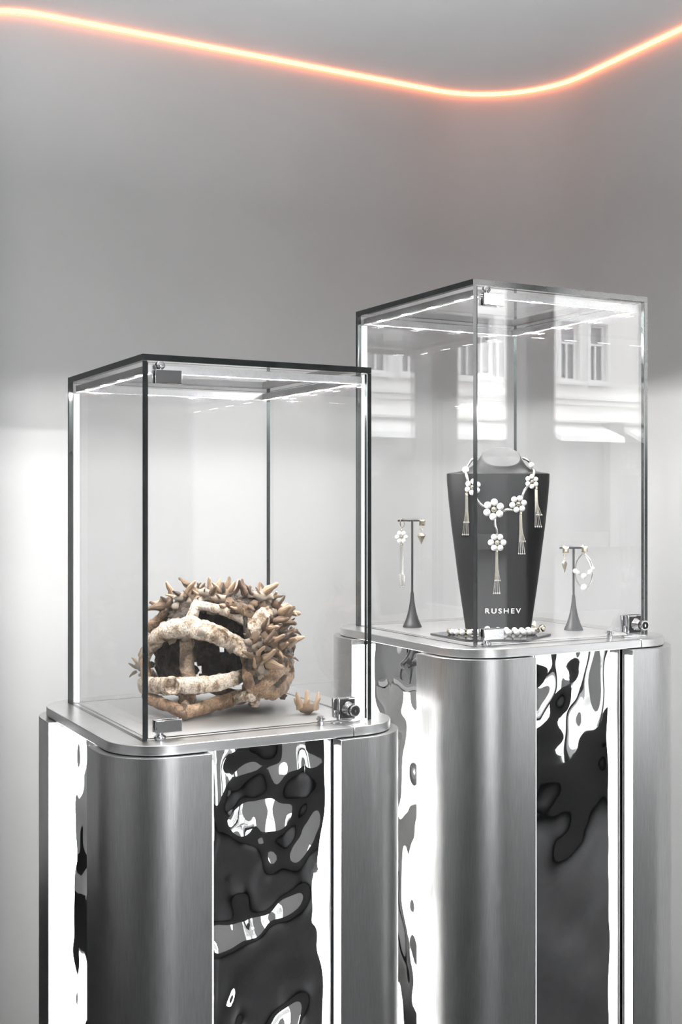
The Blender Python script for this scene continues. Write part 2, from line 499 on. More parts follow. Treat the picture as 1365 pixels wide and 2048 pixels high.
def pedestal(N, W, D, ztop, seam, label, group, calm):
    x0, y0 = N
    cx, cyy = x0 + W / 2, y0 + D / 2
    root = empty('pedestal', (cx, cyy, 0), label, 'pedestal', group)
    zb = ztop - TPL
    poly = rrect(x0 - OFF_PLATE, y0 - OFF_PLATE, x0 + W + OFF_PLATE, y0 + D + OFF_PLATE, 0.10, 12)
    def slab(pl, nm):
        g = G(); g.prism(pl, zb, ztop, 0, True)
        o = g.build(nm, M['plate'], root, bevel=0.0012)
        return o
    slab(clip_x(poly, x0 + seam - 0.0006, True), 'top_plate')
    slab(clip_x(poly, x0 + seam + 0.0006, False), 'top_plate_end')
    # deck insert inside the glass
    G().box((x0 + 0.016, y0 + 0.016, ztop), (x0 + W - 0.016, y0 + D - 0.016, ztop + 0.0016)).build('deck', M['deck'], root)
    # dark core
    r2 = OFF_PANEL - RECESS - 0.022
    G().box((x0 - r2, y0 - r2, 0.0), (x0 + W + r2, y0 + D + r2, zb - 0.001)).build('core', M['black'], root)
    X0, Y0, X1, Y1 = x0 - OFF_PANEL, y0 - OFF_PANEL, x0 + W + OFF_PANEL, y0 + D + OFF_PANEL
    R = 0.112
    pz = zb - 0.0015
    def corner(px, py, sx, sy):
        # outline in a local frame where the outer corner is at the origin and the body at +,+
        pts = [(PLEN, 0.0)] + [(R + R * math.cos(math.radians(a)), R + R * math.sin(math.radians(a))) for a in [270 - 90 * i / 14 for i in range(15)]] + [(0.0, PLEN)]
        pts += [(RECESS - 0.004, PLEN), (RECESS - 0.004, RECESS + 0.05), (RECESS + 0.05, RECESS - 0.004), (PLEN, RECESS - 0.004)]
        pl = [(px + sx * a, py + sy * b) for a, b in pts]
        if sx * sy > 0: pl = pl[::-1]
        g = G(); g.prism(pl, 0.0, pz, 0, True)
        o = g.build('corner_panel', M['panel'], root, bevel=0.0008)
        return o
    corner(X0, Y0, 1, 1); corner(X1, Y0, -1, 1); corner(X0, Y1, 1, -1); corner(X1, Y1, -1, -1)
    # light strips on the returns of the corner panels
    e = 0.003
    def led(lo, hi):
        G().box(lo, hi).build('led_strip', M['led'], root)
    z0l, z1l = 0.03, pz - 0.012
    a0, a1 = 0.003, RECESS - 0.0005
    full = a1
    a0, a1 = 0.003, 0.021
    for sx, xa in ((1, X0 + PLEN), (-1, X1 - PLEN)):
        xx = sorted((xa + sx * 0.0004, xa + sx * e))
        led((xx[0], Y0 + a0, z0l), (xx[1], Y0 + a1, z1l)); led((xx[0], Y1 - a1, z0l), (xx[1], Y1 - a0, z1l))
    a1 = full
    for sy, ya in ((1, Y0 + PLEN), (-1, Y1 - PLEN)):
        yy = sorted((ya + sy * 0.0004, ya + sy * e))
        led((X0 + a0, yy[0], z0l), (X0 + a1, yy[1], z1l)); led((X1 - a1, yy[0], z0l), (X1 - a0, yy[1], z1l))
    # wavy mirror sheets in the four recesses
    def sheet(org, du, nrm, length, seed, calmf):
        nu, nz = 56, 190
        org = Vector(org); du = Vector(du); nrm = Vector(nrm)
        zt = zb - 0.003
        vv = []
        for j in range(nz + 1):
            z = zt * j / nz
            for i in range(nu + 1):
                u = length * i / nu
                q = Vector((u * 9.0 + seed * 11.3, z * 6.5, seed * 3.7))
                q2 = Vector((u * 19.0 + seed * 5.1, z * 15.0, seed * 1.9))
                amp = calmf(zt - z)
                h = (noise.noise(q) * 0.0120 + noise.noise(q2) * 0.0042) * amp
                ed = max(0.0, min(1.0, u / 0.03, (length - u) / 0.075))
                h *= 0.06 + 0.94 * ed * ed * (3 - 2 * ed)
                h = 0.015 * math.tanh(h / 0.015)
                p = org + du * u + nrm * h
                vv.append((p.x, p.y, z))
        ff = []
        for j in range(nz):
            for i in range(nu):
                a = j * (nu + 1) + i
                ff.append((a, a + 1, a + nu + 2, a + nu + 1))
        g = G(); g.add(vv, ff, 0, True)
        g.build('mirror_sheet', M['mirror'], root)
    LU, LV = W + 2 * OFF_PANEL - 2 * PLEN, D + 2 * OFF_PANEL - 2 * PLEN
    sheet((X0 + PLEN - 0.004, Y0 + RECESS, 0), (1, 0, 0), (0, -1, 0), LU + 0.008, calm[1], calm[0])
    sheet((X0 + RECESS, Y1 - PLEN + 0.004, 0), (0, -1, 0), (-1, 0, 0), LV + 0.008, calm[1] + 3, lambda t: 0.7)
    sheet((X1 - RECESS, Y0 + PLEN - 0.004, 0), (0, 1, 0), (1, 0, 0), LV + 0.008, calm[1] + 5, lambda t: 0.8)
    sheet((X1 - PLEN + 0.004, Y1 - RECESS, 0), (-1, 0, 0), (0, 1, 0), LU + 0.008, calm[1] + 7, lambda t: 0.8)
    return root

def pane(lo, hi, thin, name, root):
    # thin: 0 x, 1 y, 2 z ; the broad faces are clear, the rims dark
    mis = {0: [1, 1, 1, 0, 1, 0], 1: [1, 1, 0, 1, 0, 1], 2: [0, 0, 1, 1, 1, 1]}[thin]
    g = G(); g.box(lo, hi, mis=mis)
    return g.build(name, None, root, mats=[M['glass'], M['edge']])

LEDW = 3.2
def led_bar(a, b, axis, root, nd=4):
    lo = [min(a[i], b[i]) for i in range(3)]; hi = [max(a[i], b[i]) for i in range(3)]
    gbar = G().box(lo, hi)
    lip = 0.0012
    ot = 1 - axis
    for e0, e1 in ((lo[ot], lo[ot] + 0.001), (hi[ot] - 0.001, hi[ot])):
        l2, h2 = list(lo), list(hi)
        l2[ot], h2[ot] = e0, e1
        l2[2], h2[2] = lo[2] - lip, lo[2]
        gbar.box(l2, h2)
    o = gbar.build('led_bar', M['alu'], root)
    m = 0.003
    g = G(); g.box((lo[0] + m, lo[1] + m, lo[2] - 0.0003), (hi[0] - m, hi[1] - m, lo[2] - 0.0001))
    g.build('diffuser', M['led_soft'], o)
    n = nd
    for k in range(n):
        t = (k + 0.5) / n
        c = [(lo[i] + hi[i]) / 2 for i in range(3)]
        c[axis] = lo[axis] + (hi[axis] - lo[axis]) * t
        h = [0.0038, 0.0038]; h[axis] = 0.011
        gg = G(); gg.box((c[0] - h[0], c[1] - h[1], lo[2] - 0.00045), (c[0] + h[0], c[1] + h[1], lo[2] - 0.00032))
        di = gg.build('diode', M['diode'], o)
        ld = bpy.data.lights.new('diode_light', 'POINT'); ld.energy = LEDW; ld.shadow_soft_size = 0.0002; ld.color = (1.0, 0.995, 0.985)
        lo_ = bpy.data.objects.new('diode_light', ld); COL.objects.link(lo_); lo_.parent = di
        lo_.location = Vector((c[0], c[1], lo[2] - 0.0007)) - root_loc(di)

def glass_case(N, W, D, H, z0, label, group, lockx, knobx):
    x0, y0 = N; x1, y1 = x0 + W, y0 + D
    z0 = z0 + 0.0002
    T, TT = 0.0085, 0.011
    root = empty('glass_case', (x0 + W / 2, y0 + D / 2, z0), label, 'glass case', group)
    zt = z0 + H
    zp = zt - TT - 0.0004
    pane((x0, y0, zt - TT), (x1, y1, zt), 2, 'top_pane', root)
    pane((x0, y0, z0), (x0 + T, y1 - T - 0.0004, zp), 0, 'side_pane', root)
    pane((x1 - T, y0, z0), (x1, y1 - T - 0.0004, zp), 0, 'side_pane', root)
    pane((x0, y1 - T, z0), (x1, y1, zp), 1, 'back_pane', root)
    door = pane((x0 + T + 0.0015, y0, z0 + 0.003), (x1 - T - 0.0015, y0 + T, zp - 0.002), 1, 'glass_door', root)
    # hinge clamps on the door next to the near corner
    hx0, hx1 = x0 + 0.022, x0 + 0.070
    for zz0, zz1, foot in ((z0 + 0.012, z0 + 0.034, True), (zp - 0.038, zp - 0.014, False)):
        g = G()
        g.box((hx0, y0 - 0.0055, zz0), (hx1, y0 - 0.0005, zz1)); g.box((hx0, y0 + T + 0.0005, zz0), (hx1, y0 + T + 0.0055, zz1))
        hg = g.build('hinge', M['chrome'], door, bevel=0.0012)
        mt = Matrix.Translation((hx0 + 0.010, y0 + 0.002, z0 + 0.0002 if foot else zz1 + 0.0005))
        gp = G()
        if foot: gp.lathe([(0.009, 0), (0.0105, 0.002), (0.0105, 0.006), (0.006, 0.009), (0.005, 0.0118)], 20, 0, mt)
        else: gp.lathe([(0.005, 0), (0.009, 0.004), (0.009, 0.008), (0.006, 0.013)], 20, 0, mt)
        gp.build('hinge_pivot', M['chrome'], door)
    # lock: base strip, square body with conical boss and key barrel
    lx = x0 + lockx
    G().box((lx - 0.030, y0 - 0.012, z0 + 0.0004), (lx + 0.028, y0 - 0.001, z0 + 0.0026)).build('lock_base', M['chrome'], door, bevel=0.0006)
    lb = G().box((lx - 0.019, y0 - 0.0105, z0 + 0.005), (lx + 0.019, y0 - 0.0008, z0 + 0.047)).build('lock_body', M['chrome'], door, bevel=0.0035, seg=3)
    G().box((lx - 0.0155, y0 - 0.0113, z0 + 0.0085), (lx + 0.0155, y0 - 0.0106, z0 + 0.0435)).build('lock_face', M['black'], door, bevel=0.0003)
    G().box((lx - 0.019, y0 + T + 0.0008, z0 + 0.008), (lx + 0.019, y0 + T + 0.007, z0 + 0.044)).build('lock_back', M['chrome'], door, bevel=0.002)
    G().box((lx - 0.0245, y0 - 0.006, z0 + 0.010), (lx - 0.0192, y0 - 0.001, z0 + 0.024)).build('lock_latch', M['chrome'], door, bevel=0.001)
    rot = Matrix.Translation((lx + 0.002, y0 - 0.0114, z0 + 0.026)) @ Matrix.Rotation(math.pi / 2, 4, 'X')
    G().lathe([(0.0150, 0.0), (0.0145, 0.003), (0.0105, 0.013), (0.0095, 0.016)], 24, 0, rot).build('lock_boss', M['chrome'], door)
    G().lathe([(0.0095, 0.0162), (0.0108, 0.018), (0.0108, 0.026), (0.0096, 0.0275), (0.0086, 0.0275), (0.0082, 0.0262)], 24, 0, rot).build('key_barrel', M['chrome'], door)
    G().lathe([(0.0079, 0.0262), (0.0076, 0.0268)], 24, 0, rot).build('barrel_face', M['black'], door)
    G().lathe([(0.0032, 0.0270), (0.0028, 0.0280)], 12, 0, rot @ Matrix.Diagonal((0.55, 1.2, 1, 1))).build('keyhole', M['chrome'], door)
    kx = x0 + knobx
    mt = Matrix.Translation((kx, y0 - 0.008, z0 + 0.0004))
    G().lathe([(0.0060, 0), (0.0060, 0.007), (0.0045, 0.0075), (0.0045, 0.009), (0.0085, 0.0095), (0.0085, 0.012), (0.006, 0.0125), (0.006, 0.016)], 18, 0, mt).build('door_stop', M['chrome'], root)
    # lighting frame below the top pane
    ins, bw, bh = 0.013, 0.014, 0.012
    bt = zt - TT - 0.006
    xa, xb, ya, yb = x0 + ins, x1 - ins, y0 + ins, y1 - ins
    led_bar((xa, ya, bt - bh), (xb, ya + bw, bt), 0, root)
    led_bar((xa, yb - bw, bt - bh), (xb, yb, bt), 0, root)
    led_bar((xa, ya + bw + 0.0005, bt - bh), (xa + bw, yb - bw - 0.0005, bt), 1, root)
    led_bar((xb - bw, ya + bw + 0.0005, bt - bh), (xb, yb - bw - 0.0005, bt), 1, root)
    # lit corner posts carrying the frame
    for (px, py) in ((x0 + 0.0095, y1 - T - 0.0105),):
        g = G(); g.box((px, py, z0 + 0.002), (px + 0.0095, py + 0.0095, bt - bh - 0.004))
        g.build('light_post', M['led_post'], root)
    return root

A_N, A_W, A_D, A_Z = (0.6891, 1.9821), 0.450, 0.457, CAMZ - 0.408
KB = 1.085
B_N, B_W, B_D, B_Z = (1.2478 * KB, 1.8044 * KB), 0.4125 * KB, 0.4327 * KB, CAMZ - 0.2601 * KB
CH = 0.6613
pedestal(A_N, A_W, A_D, A_Z, 0.383, 'lower brushed steel pedestal carrying the case with the bone helmet', 'pedestals', (lambda t: 1.6 + 0.9 * min(1.0, t / 0.5), 1.0))
pedestal(B_N, B_W, B_D, B_Z, 0.353 * KB, 'taller brushed steel pedestal carrying the case with the jewellery', 'pedestals', (lambda t: 1.0 if t < 0.12 else (1.0 - (t - 0.12) / 0.08 * 0.72 if t < 0.2 else 0.28), 2.4))
glass_case(A_N, A_W, A_D, CH, A_Z, 'glass case with bone helmet inside, on the lower pedestal', 'glass cases', 0.392, 0.338)
glass_case(B_N, B_W, B_D, CH * KB, B_Z, 'glass case with black necklace bust inside, on the taller pedestal', 'glass cases', 0.372 * KB, 0.310 * KB)

# ------------------------------------------------------------------ street outside the shop window
FY = -33.0
def facade(xa, xb, nper, ztop, label, seedx):
    per = 4.0
    zc = CAMZ
    root = empty('building', ((xa + xb) / 2, FY - 4, -0.15), label, 'building')
    rows = [(zc + 4.72, zc + 6.9), (zc + 9.2, zc + 11.4)]
    rows = [r for r in rows if r[1] < ztop - 0.8]
    wins = []
    x = xa + seedx
    while x + 3.2 < xb:
        wins += [(x, x + 0.85), (x + 1.45, x + 2.25)]
        x += per
    g = G()
    # wall as piers and bands around the openings
    zs = [zc + 3.1] + [v for r in rows for v in r] + [ztop]
    for k in range(0, len(zs), 2):
        g.box((xa, FY - 0.5, zs[k]), (xb, FY, zs[k + 1]))
    for (z0, z1) in rows:
        edges = [xa] + [v for w_ in wins for v in w_] + [xb]
        for k in range(0, len(edges), 2):
            g.box((edges[k], FY - 0.5, z0), (edges[k + 1], FY, z1))
    g.build('wall', M['facade'], root)
    G().box((xa, FY - 8, -0.15), (xb, FY - 0.55, ztop - 0.05)).build('body', M['facade2'], root)
    for (z0, z1) in rows:
        for (a, b) in wins:
            gf_ = G()
            t = 0.07
            y0_, y1_ = FY - 0.26, FY - 0.18
            gf_.box((a, y0_, z0), (a + t, y1_, z1)); gf_.box((b - t, y0_, z0), (b, y1_, z1))
            gf_.box((a + t, y0_, z0), (b - t, y1_, z0 + t)); gf_.box((a + t, y0_, z1 - t), (b - t, y1_, z1))
            zm = z0 + (z1 - z0) * 0.66; xm = (a + b) / 2
            gf_.box((a + t, y0_, zm - 0.04), (b - t, y1_, zm + 0.04)); gf_.box((xm - 0.035, y0_, z0 + t), (xm + 0.035, y1_, zm - 0.04))
            wn = gf_.build('window', M['winframe'], root)
            G().box((a + 0.01, FY - 0.32, z0 + 0.01), (b - 0.01, FY - 0.29, z1 - 0.01)).build('pane', M['winpane'], wn)
            gs = G(); gs.box((a - 0.16, FY, z0 - 0.2), (b + 0.16, FY + 0.14, z0 - 0.08))
            gs.box((a - 0.18, FY, z1 + 0.05), (b + 0.18, FY + 0.10, z1 + 0.22))
            gs.box((a - 0.17, FY, z0), (a - 0.03, FY + 0.06, z1 + 0.05)); gs.box((b + 0.03, FY, z0), (b + 0.17, FY + 0.06, z1 + 0.05))
            gs.build('window_surround', M['winframe'], root)
    gc = G()
    for z, h, p in ((zc + 3.95, 0.12, 0.28), (zc + 3.75, 0.2, 0.16), (zc + 3.15, 0.16, 0.22), (ztop - 0.35, 0.4, 0.5)):
        gc.box((xa, FY, z), (xb, FY + p, z + h))
    gc.build('cornice', M['facade'], root)
    # ground floor: piers, dark shop panes, awnings
    x = xa
    while x < xb - 1:
        G().box((x, FY - 0.5, -0.15), (x + 0.7, FY + 0.05, zc + 3.1)).build('pier', M['ground_stone'], root)
        G().box((x + 0.7, FY - 0.4, 0.45), (x + per, FY - 0.35, zc + 2.4)).build('shop_pane', M['shoppane'], root)
        ga = G()
        ga.add([(x + 0.8, FY - 0.3, zc + 3.0), (x + 3.9, FY - 0.3, zc + 3.0), (x + 3.9, FY + 1.0, zc + 2.5), (x + 0.8, FY + 1.0, zc + 2.5),
                (x + 0.8, FY - 0.3, zc + 2.9), (x + 3.9, FY - 0.3, zc + 2.9), (x + 3.9, FY + 1.0, zc + 2.3), (x + 0.8, FY + 1.0, zc + 2.3)],
               [(0, 3, 2, 1), (4, 5, 6, 7), (3, 7, 6, 2), (0, 4, 7, 3), (1, 2, 6, 5), (0, 1, 5, 4)])
        ga.build('awning', M['winframe'], root)
        G().box((x + 0.7, FY - 0.45, -0.15), (x + per, FY - 0.05, 0.44)).build('plinth', M['ground_stone'], root)
        x += per
    return root
facade(8.0, 52.0, 11, CAMZ + 13.0, 'pale stucco street building reflected in the case glass', 1.6)
facade(-40.0, 2.0, 10, CAMZ + 4.6, 'low pale street building across from the shop window', 1.6)
tag(G().box((-60, -31, -0.25), (70, -3.0, -0.16)).build('road', M['asphalt']), 'grey asphalt street outside the shop', 'road', kind='structure')
tag(G().box((-60, -3.0, -0.25), (70, -1.52, -0.02)).build('pavement', M['pave']), 'paved footway in front of the shop', 'pavement', kind='structure')
tag(G().box((-60, -42, -0.25), (70, -31, -0.155)).build('far_pavement', M['pave']), 'paved footway along the opposite building', 'pavement', kind='structure')

# ------------------------------------------------------------------ bone helmet
def jit(scale, amp, seed):
    off = Vector((seed * 3.1, seed * 1.7, seed * 2.3))
    def f(q):
        return amp * (noise.noise(q * scale + off) + 0.6 * noise.noise(q * scale * 2.6 + off) + 0.22 * noise.noise(q * scale * 6.0 + off))
    return f

def shell_dir(u, v, w_):
    return (UR * u - UF * v + UZ * w_)

HC = at(446, 1303, 2.43)
AX, AY, AZ = 0.137, 0.135, 0.130
DECK_A = A_Z + 0.0016
helmet = empty('bone_helmet', (HC.x, HC.y, DECK_A), 'tan helmet-shaped cage sculpture built from bones and teeth', 'sculpture')

def dome_pt(u, v, w_, r=1.0):
    return HC + UR * (u * AX * r) - UF * (v * AY * r) + UZ * (w_ * AZ * r)

def make_dome():
    nu, nv = 84, 44
    keep = []; vv = []
    for j in range(nv + 1):
        th = math.pi * j / nv
        for i in range(nu):
            ph = 2 * math.pi * i / nu
            u, v, w_ = math.sin(th) * math.cos(ph), math.sin(th) * math.sin(ph), math.cos(th)
            q = Vector((u, v, w_))
            r = 0.96 + 0.06 * noise.noise(q * 3.1) + 0.045 * noise.noise(q * 8.0 + Vector((5, 1, 2))) + 0.03 * noise.noise(q * 19.0)
            vv.append(dome_pt(u, v, w_, r))
            e = 0.10 * noise.noise(q * 6.0 + Vector((1, 7, 3)))
            front = v > 0.12 + e and w_ < 0.50 + e and u < 0.42 + e          # face opening
            brow = v > 0.25 and 0.36 + e < w_ < 0.66 + e and -0.45 < u < 0.38 + e
            low = w_ < -0.62 + e or (w_ < -0.45 + e and v > -0.3 and u < 0.55)
            hole = (Vector((u, v, w_)) - Vector((-0.10, -0.98, -0.08))).length < 0.055 + e * 0.3
            leftgap = (Vector((u, v, w_)) - Vector((-0.55, -0.75, -0.42))).length < 0.14
            keep.append(not (front or low or brow or hole or leftgap))
    ff = []
    for j in range(nv):
        for i in range(nu):
            a, b, c, d = j * nu + i, j * nu + (i + 1) % nu, (j + 1) * nu + (i + 1) % nu, (j + 1) * nu + i
            if sum((keep[a], keep[b], keep[c], keep[d])) >= 3: ff.append((a, d, c, b))
    used = sorted({i for f in ff for i in f}); mp = {k: n for n, k in enumerate(used)}
    g = G(); g.add([vv[k] for k in used], [[mp[k] for k in f] for f in ff], 0, True)
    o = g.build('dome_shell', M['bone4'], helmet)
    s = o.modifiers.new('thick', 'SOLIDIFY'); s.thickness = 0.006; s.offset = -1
    return o
make_dome()

seedn = [0]
def surf_d(px, py, lift):
    d = 2.40
    for _ in range(4):
        p = at(px, py, d) - HC
        u, w_ = p.dot(UR) / AX, p.z / AZ
        d = 2.43 - AY * math.sqrt(max(0.0, 1 - u * u - w_ * w_)) * 0.97 - lift
    return d
def fix_d(px, py, d, lift=0.004):
    return min(d, surf_d(px, py, lift)) if px > 494 and d < 2.43 else d
def bone(pts, radpx, mat='bone', flat=1.0, amp=0.22, n=20, parent=None, name='bone', up=None, sub=9):
    seedn[0] += 1
    pts = [(a, b, fix_d(a, b, c, 0.003)) for a, b, c in pts]
    P = [at(*p) for p in pts]
    R = [r * p[2] / FPX for r, p in zip(radpx, pts)]
    path, rad = catmull(P, sub, R)
    # rounded ends
    path = [path[0] + (path[0] - path[1]).normalized() * rad[0] * 0.5] + path + [path[-1] + (path[-1] - path[-2]).normalized() * rad[-1] * 0.5]
    rad = [rad[0] * 0.55] + rad + [rad[-1] * 0.55]
    g = G(); g.tube(path, rad, n, 0, flat, up=up, jitter=jit(55.0, amp, seedn[0]))
    return g.build(name, M[mat], parent or helmet)

# front bars of the cage
bone([(282, 1371, 2.40), (300, 1371, 2.345), (330, 1373, 2.305), (365, 1372, 2.290), (400, 1371, 2.292), (440, 1366, 2.305), (470, 1358, 2.33), (493, 1349, 2.37)],
     [17, 16, 18, 17, 17, 17, 15, 11], 'bone', 0.45, 0.16, up=(0, 0, 1))
bone([(286, 1325, 2.43), (300, 1294, 2.385), (325, 1268, 2.345), (352, 1258, 2.32), (380, 1255, 2.31), (412, 1263, 2.31), (445, 1275, 2.32), (472, 1290, 2.335), (497, 1309, 2.36)],
     [15, 18, 19, 20, 22, 20, 19, 17, 13], 'bone', 0.6, 0.19, up=(0, 0, 1))
bone([(374, 1278, 2.33), (373, 1300, 2.325), (375, 1325, 2.32), (376, 1350, 2.31), (378, 1362, 2.30)], [14, 15, 16, 15, 15], 'bone3', 0.7, 0.30)
bone([(374, 1388, 2.305), (374, 1405, 2.30), (371, 1418, 2.275), (367, 1427, 2.262)], [17, 16, 16, 12], 'bone3', 0.7, 0.30)
bone([(296, 1392, 2.36), (312, 1403, 2.33), (335, 1412, 2.29), (363, 1424, 2.265)], [14, 13, 12, 13], 'bone2', 0.9, 0.2)
bone([(372, 1427, 2.265), (400, 1418, 2.30), (440, 1406, 2.345), (480, 1395, 2.385), (520, 1384, 2.42)], [12, 14, 14, 14, 13], 'bone2', 0.9, 0.2)
bone([(388, 1212, 2.345), (415, 1214, 2.335), (445, 1222, 2.335), (475, 1232, 2.345), (505, 1250, 2.37)], [10, 9, 10, 11, 10], 'bone', 0.8, 0.18)
bone([(376, 1250, 2.325), (384, 1232, 2.335), (392, 1216, 2.345), (402, 1196, 2.37)], [14, 13, 12, 12], 'bone', 0.8, 0.32)
bone([(291, 1300, 2.42), (290, 1330, 2.40), (293, 1360, 2.375), (296, 1392, 2.36)], [14, 13, 13, 13], 'bone2', 0.8, 0.3)
bone([(304, 1262, 2.42), (312, 1250, 2.42), (326, 1235, 2.42), (345, 1218, 2.41)], [12, 15, 12, 9], 'bone2', 0.8, 0.3)
bone([(489, 1308, 2.355), (493, 1330, 2.355), (495, 1352, 2.365), (499, 1372, 2.375)], [10, 9, 10, 11], 'bone2', 0.9, 0.2)
bone([(502, 1378, 2.375), (525, 1362, 2.375), (552, 1342, 2.395), (580, 1322, 2.44)], [17, 19, 19, 15], 'bone2', 0.45, 0.2, up=(0, 0, 1))
bone([(530, 1385, 2.42), (555, 1376, 2.42), (574, 1358, 2.44), (582, 1335, 2.46)], [15, 22, 21, 14], 'bone2', 0.5, 0.25)
bone([(505, 1262, 2.37), (525, 1240, 2.37), (540, 1228, 2.385)], [19, 24, 14], 'bone', 0.4, 0.2)
bone([(502, 1312, 2.36), (512, 1330, 2.36), (516, 1350, 2.365)], [8, 8, 8], 'bone3', 0.8, 0.3)
bone([(470, 1400, 2.37), (495, 1392, 2.38), (508, 1398, 2.38), (510, 1406, 2.375)], [9, 11, 12, 9], 'bone', 0.9, 0.5)
bone([(420, 1376, 2.42), (460, 1390, 2.45), (500, 1390, 2.47), (545, 1376, 2.48)], [9, 11, 11, 12], 'bone3', 0.8, 0.2)   # far lower rim
bone([(300, 1345, 2.50), (330, 1372, 2.52), (370, 1384, 2.53), (420, 1376, 2.52)], [8, 9, 9, 9], 'bone3', 0.8, 0.3)

# vertebra ring set in the front bar
def ring(px, py, d, rpx, mat='bone'):
    c = at(px, py, d); r = rpx * d / FPX
    q = (-UF + UZ * 0.05).to_track_quat('Z', 'Y').to_matrix().to_4x4()
    mt = Matrix.Translation(c) @ q
    prof = [(r * 0.9, -r * 0.35), (r * 1.05, 0.0), (r * 1.0, r * 0.25), (r * 0.85, r * 0.34), (r * 0.7, r * 0.22), (r * 0.45, r * 0.05), (r * 0.12, 0.0)]
    g = G(); g.lathe(prof, 22, 0, mt)
    jf = jit(90, 0.10, px * 0.1)
    g.v = [c + (p - c) * (1 + jf(p)) for p in g.v]
    return g.build('vertebra', M[mat], helmet)
ring(345, 1372, 2.282, 18)
ring(449, 1272, 2.315, 9)
bone([(372, 1372, 2.283), (394, 1372, 2.284)], [17, 17], 'bone', 0.35, 0.12, up=(0, 0, 1))

# shared small pieces
def blob_mesh(name, seed, amp, mat, sub=2):
    bm = bmesh.new(); bmesh.ops.create_icosphere(bm, subdivisions=sub, radius=1.0)
    for v in bm.verts:
        n = noise.noise(v.co * 1.6 + Vector((seed, 0, 0))) + 0.5 * noise.noise(v.co * 3.7 + Vector((0, seed, 0)))
        v.co *= 1 + amp * n
    me = bpy.data.meshes.new(name); bm.to_mesh(me); bm.free()
    for p in me.polygons: p.use_smooth = True
    me.materials.append(M[mat])
    return me
def tooth_mesh(name, bend, fat, mat='tooth'):
    path = []; rad = []
    for k in range(8):
        t = k / 7
        path.append(Vector((bend * t * t, 0.06 * math.sin(t * 5), t)))
        rad.append(fat * (1.0 - 0.62 * t ** 1.3) * (0.8 + 0.2 * min(1, t * 5)) * (1 + 0.10 * math.sin(t * 9 + bend * 20)))
    path.append(path[-1] + Vector((0.015, 0, 0.06))); rad.append(fat * 0.24); path.append(path[-1] + Vector((0.005, 0, 0.03))); rad.append(fat * 0.06)
    g = G(); g.tube(path, rad, 9, 0, up=(0, 1, 0))
    me = g.mesh(name); me.materials.append(M[mat]); return me
BL = [blob_mesh('fragment_lump', s_, 0.45, m_) for s_, m_ in ((1, 'bone2'), (4, 'bone'), (9, 'bone3'), (15, 'bone2'), (22, 'bone'), (31, 'bone3'))]
TH = [tooth_mesh('tooth_form', b_, f_, m_) for (b_, f_), m_ in zip(((0.10, 0.24), (0.30, 0.22), (0.50, 0.24), (-0.05, 0.28), (0.2, 0.30), (0.35, 0.2), (0.15, 0.26)), ('tooth', 'tooth', 'bone2', 'tooth', 'bone2', 'bone2', 'bone3'))]
rnd = random.Random(21)
def dirpx(dx, dy, dv):
    return (UR * dx - UZ * dy - UF * dv).normalized()
def cluster(px, py, d, dirv, n, lpx, spread=0.6, parent=None, base=13):
    d = fix_d(px, py, d)
    c = at(px, py, d)
    k = d / FPX
    par = parent or helmet
    q = dirv.to_track_quat('Z', 'Y')
    b = place('jaw_piece', BL[rnd.choice((0, 3, 4))], par, c, q @ Quaternion((0, 0, 1), rnd.uniform(0, 6)), (base * k * 1.25, base * k * 0.8, base * k * 0.6))
    # teeth around the piece; parented to the helmet's piece through its world place
    tx = q @ Vector((1, 0, 0)); ty = q @ Vector((0, 1, 0))
    side = tx if abs(tx.dot(UR)) > abs(ty.dot(UR)) else ty
    other = ty if side is tx else tx
    n = min(n, rnd.choice((3, 3, 4)))
    for i in range(n):
        t = (i - (n - 1) / 2) / max(1, (n - 1) / 2) if n > 1 else 0
        pos = c + side * (t * base * k * 1.0) + other * (rnd.uniform(-0.7, 0.7) * base * k * 0.7) + dirv * (base * k * 0.15)
        dv = (dirv + side * (t * spread + rnd.uniform(-0.2, 0.2)) + other * rnd.uniform(-0.5, 0.5)).normalized()
        qq = dv.to_track_quat('Z', 'Y') @ Quaternion((0, 0, 1), rnd.uniform(0, 6.28))
        l = lpx * k * rnd.uniform(0.55, 1.25)
        place('tooth', rnd.choice(TH), par, pos, qq, (l * rnd.uniform(0.9, 1.15), l * rnd.uniform(0.9, 1.15), l))
    return b
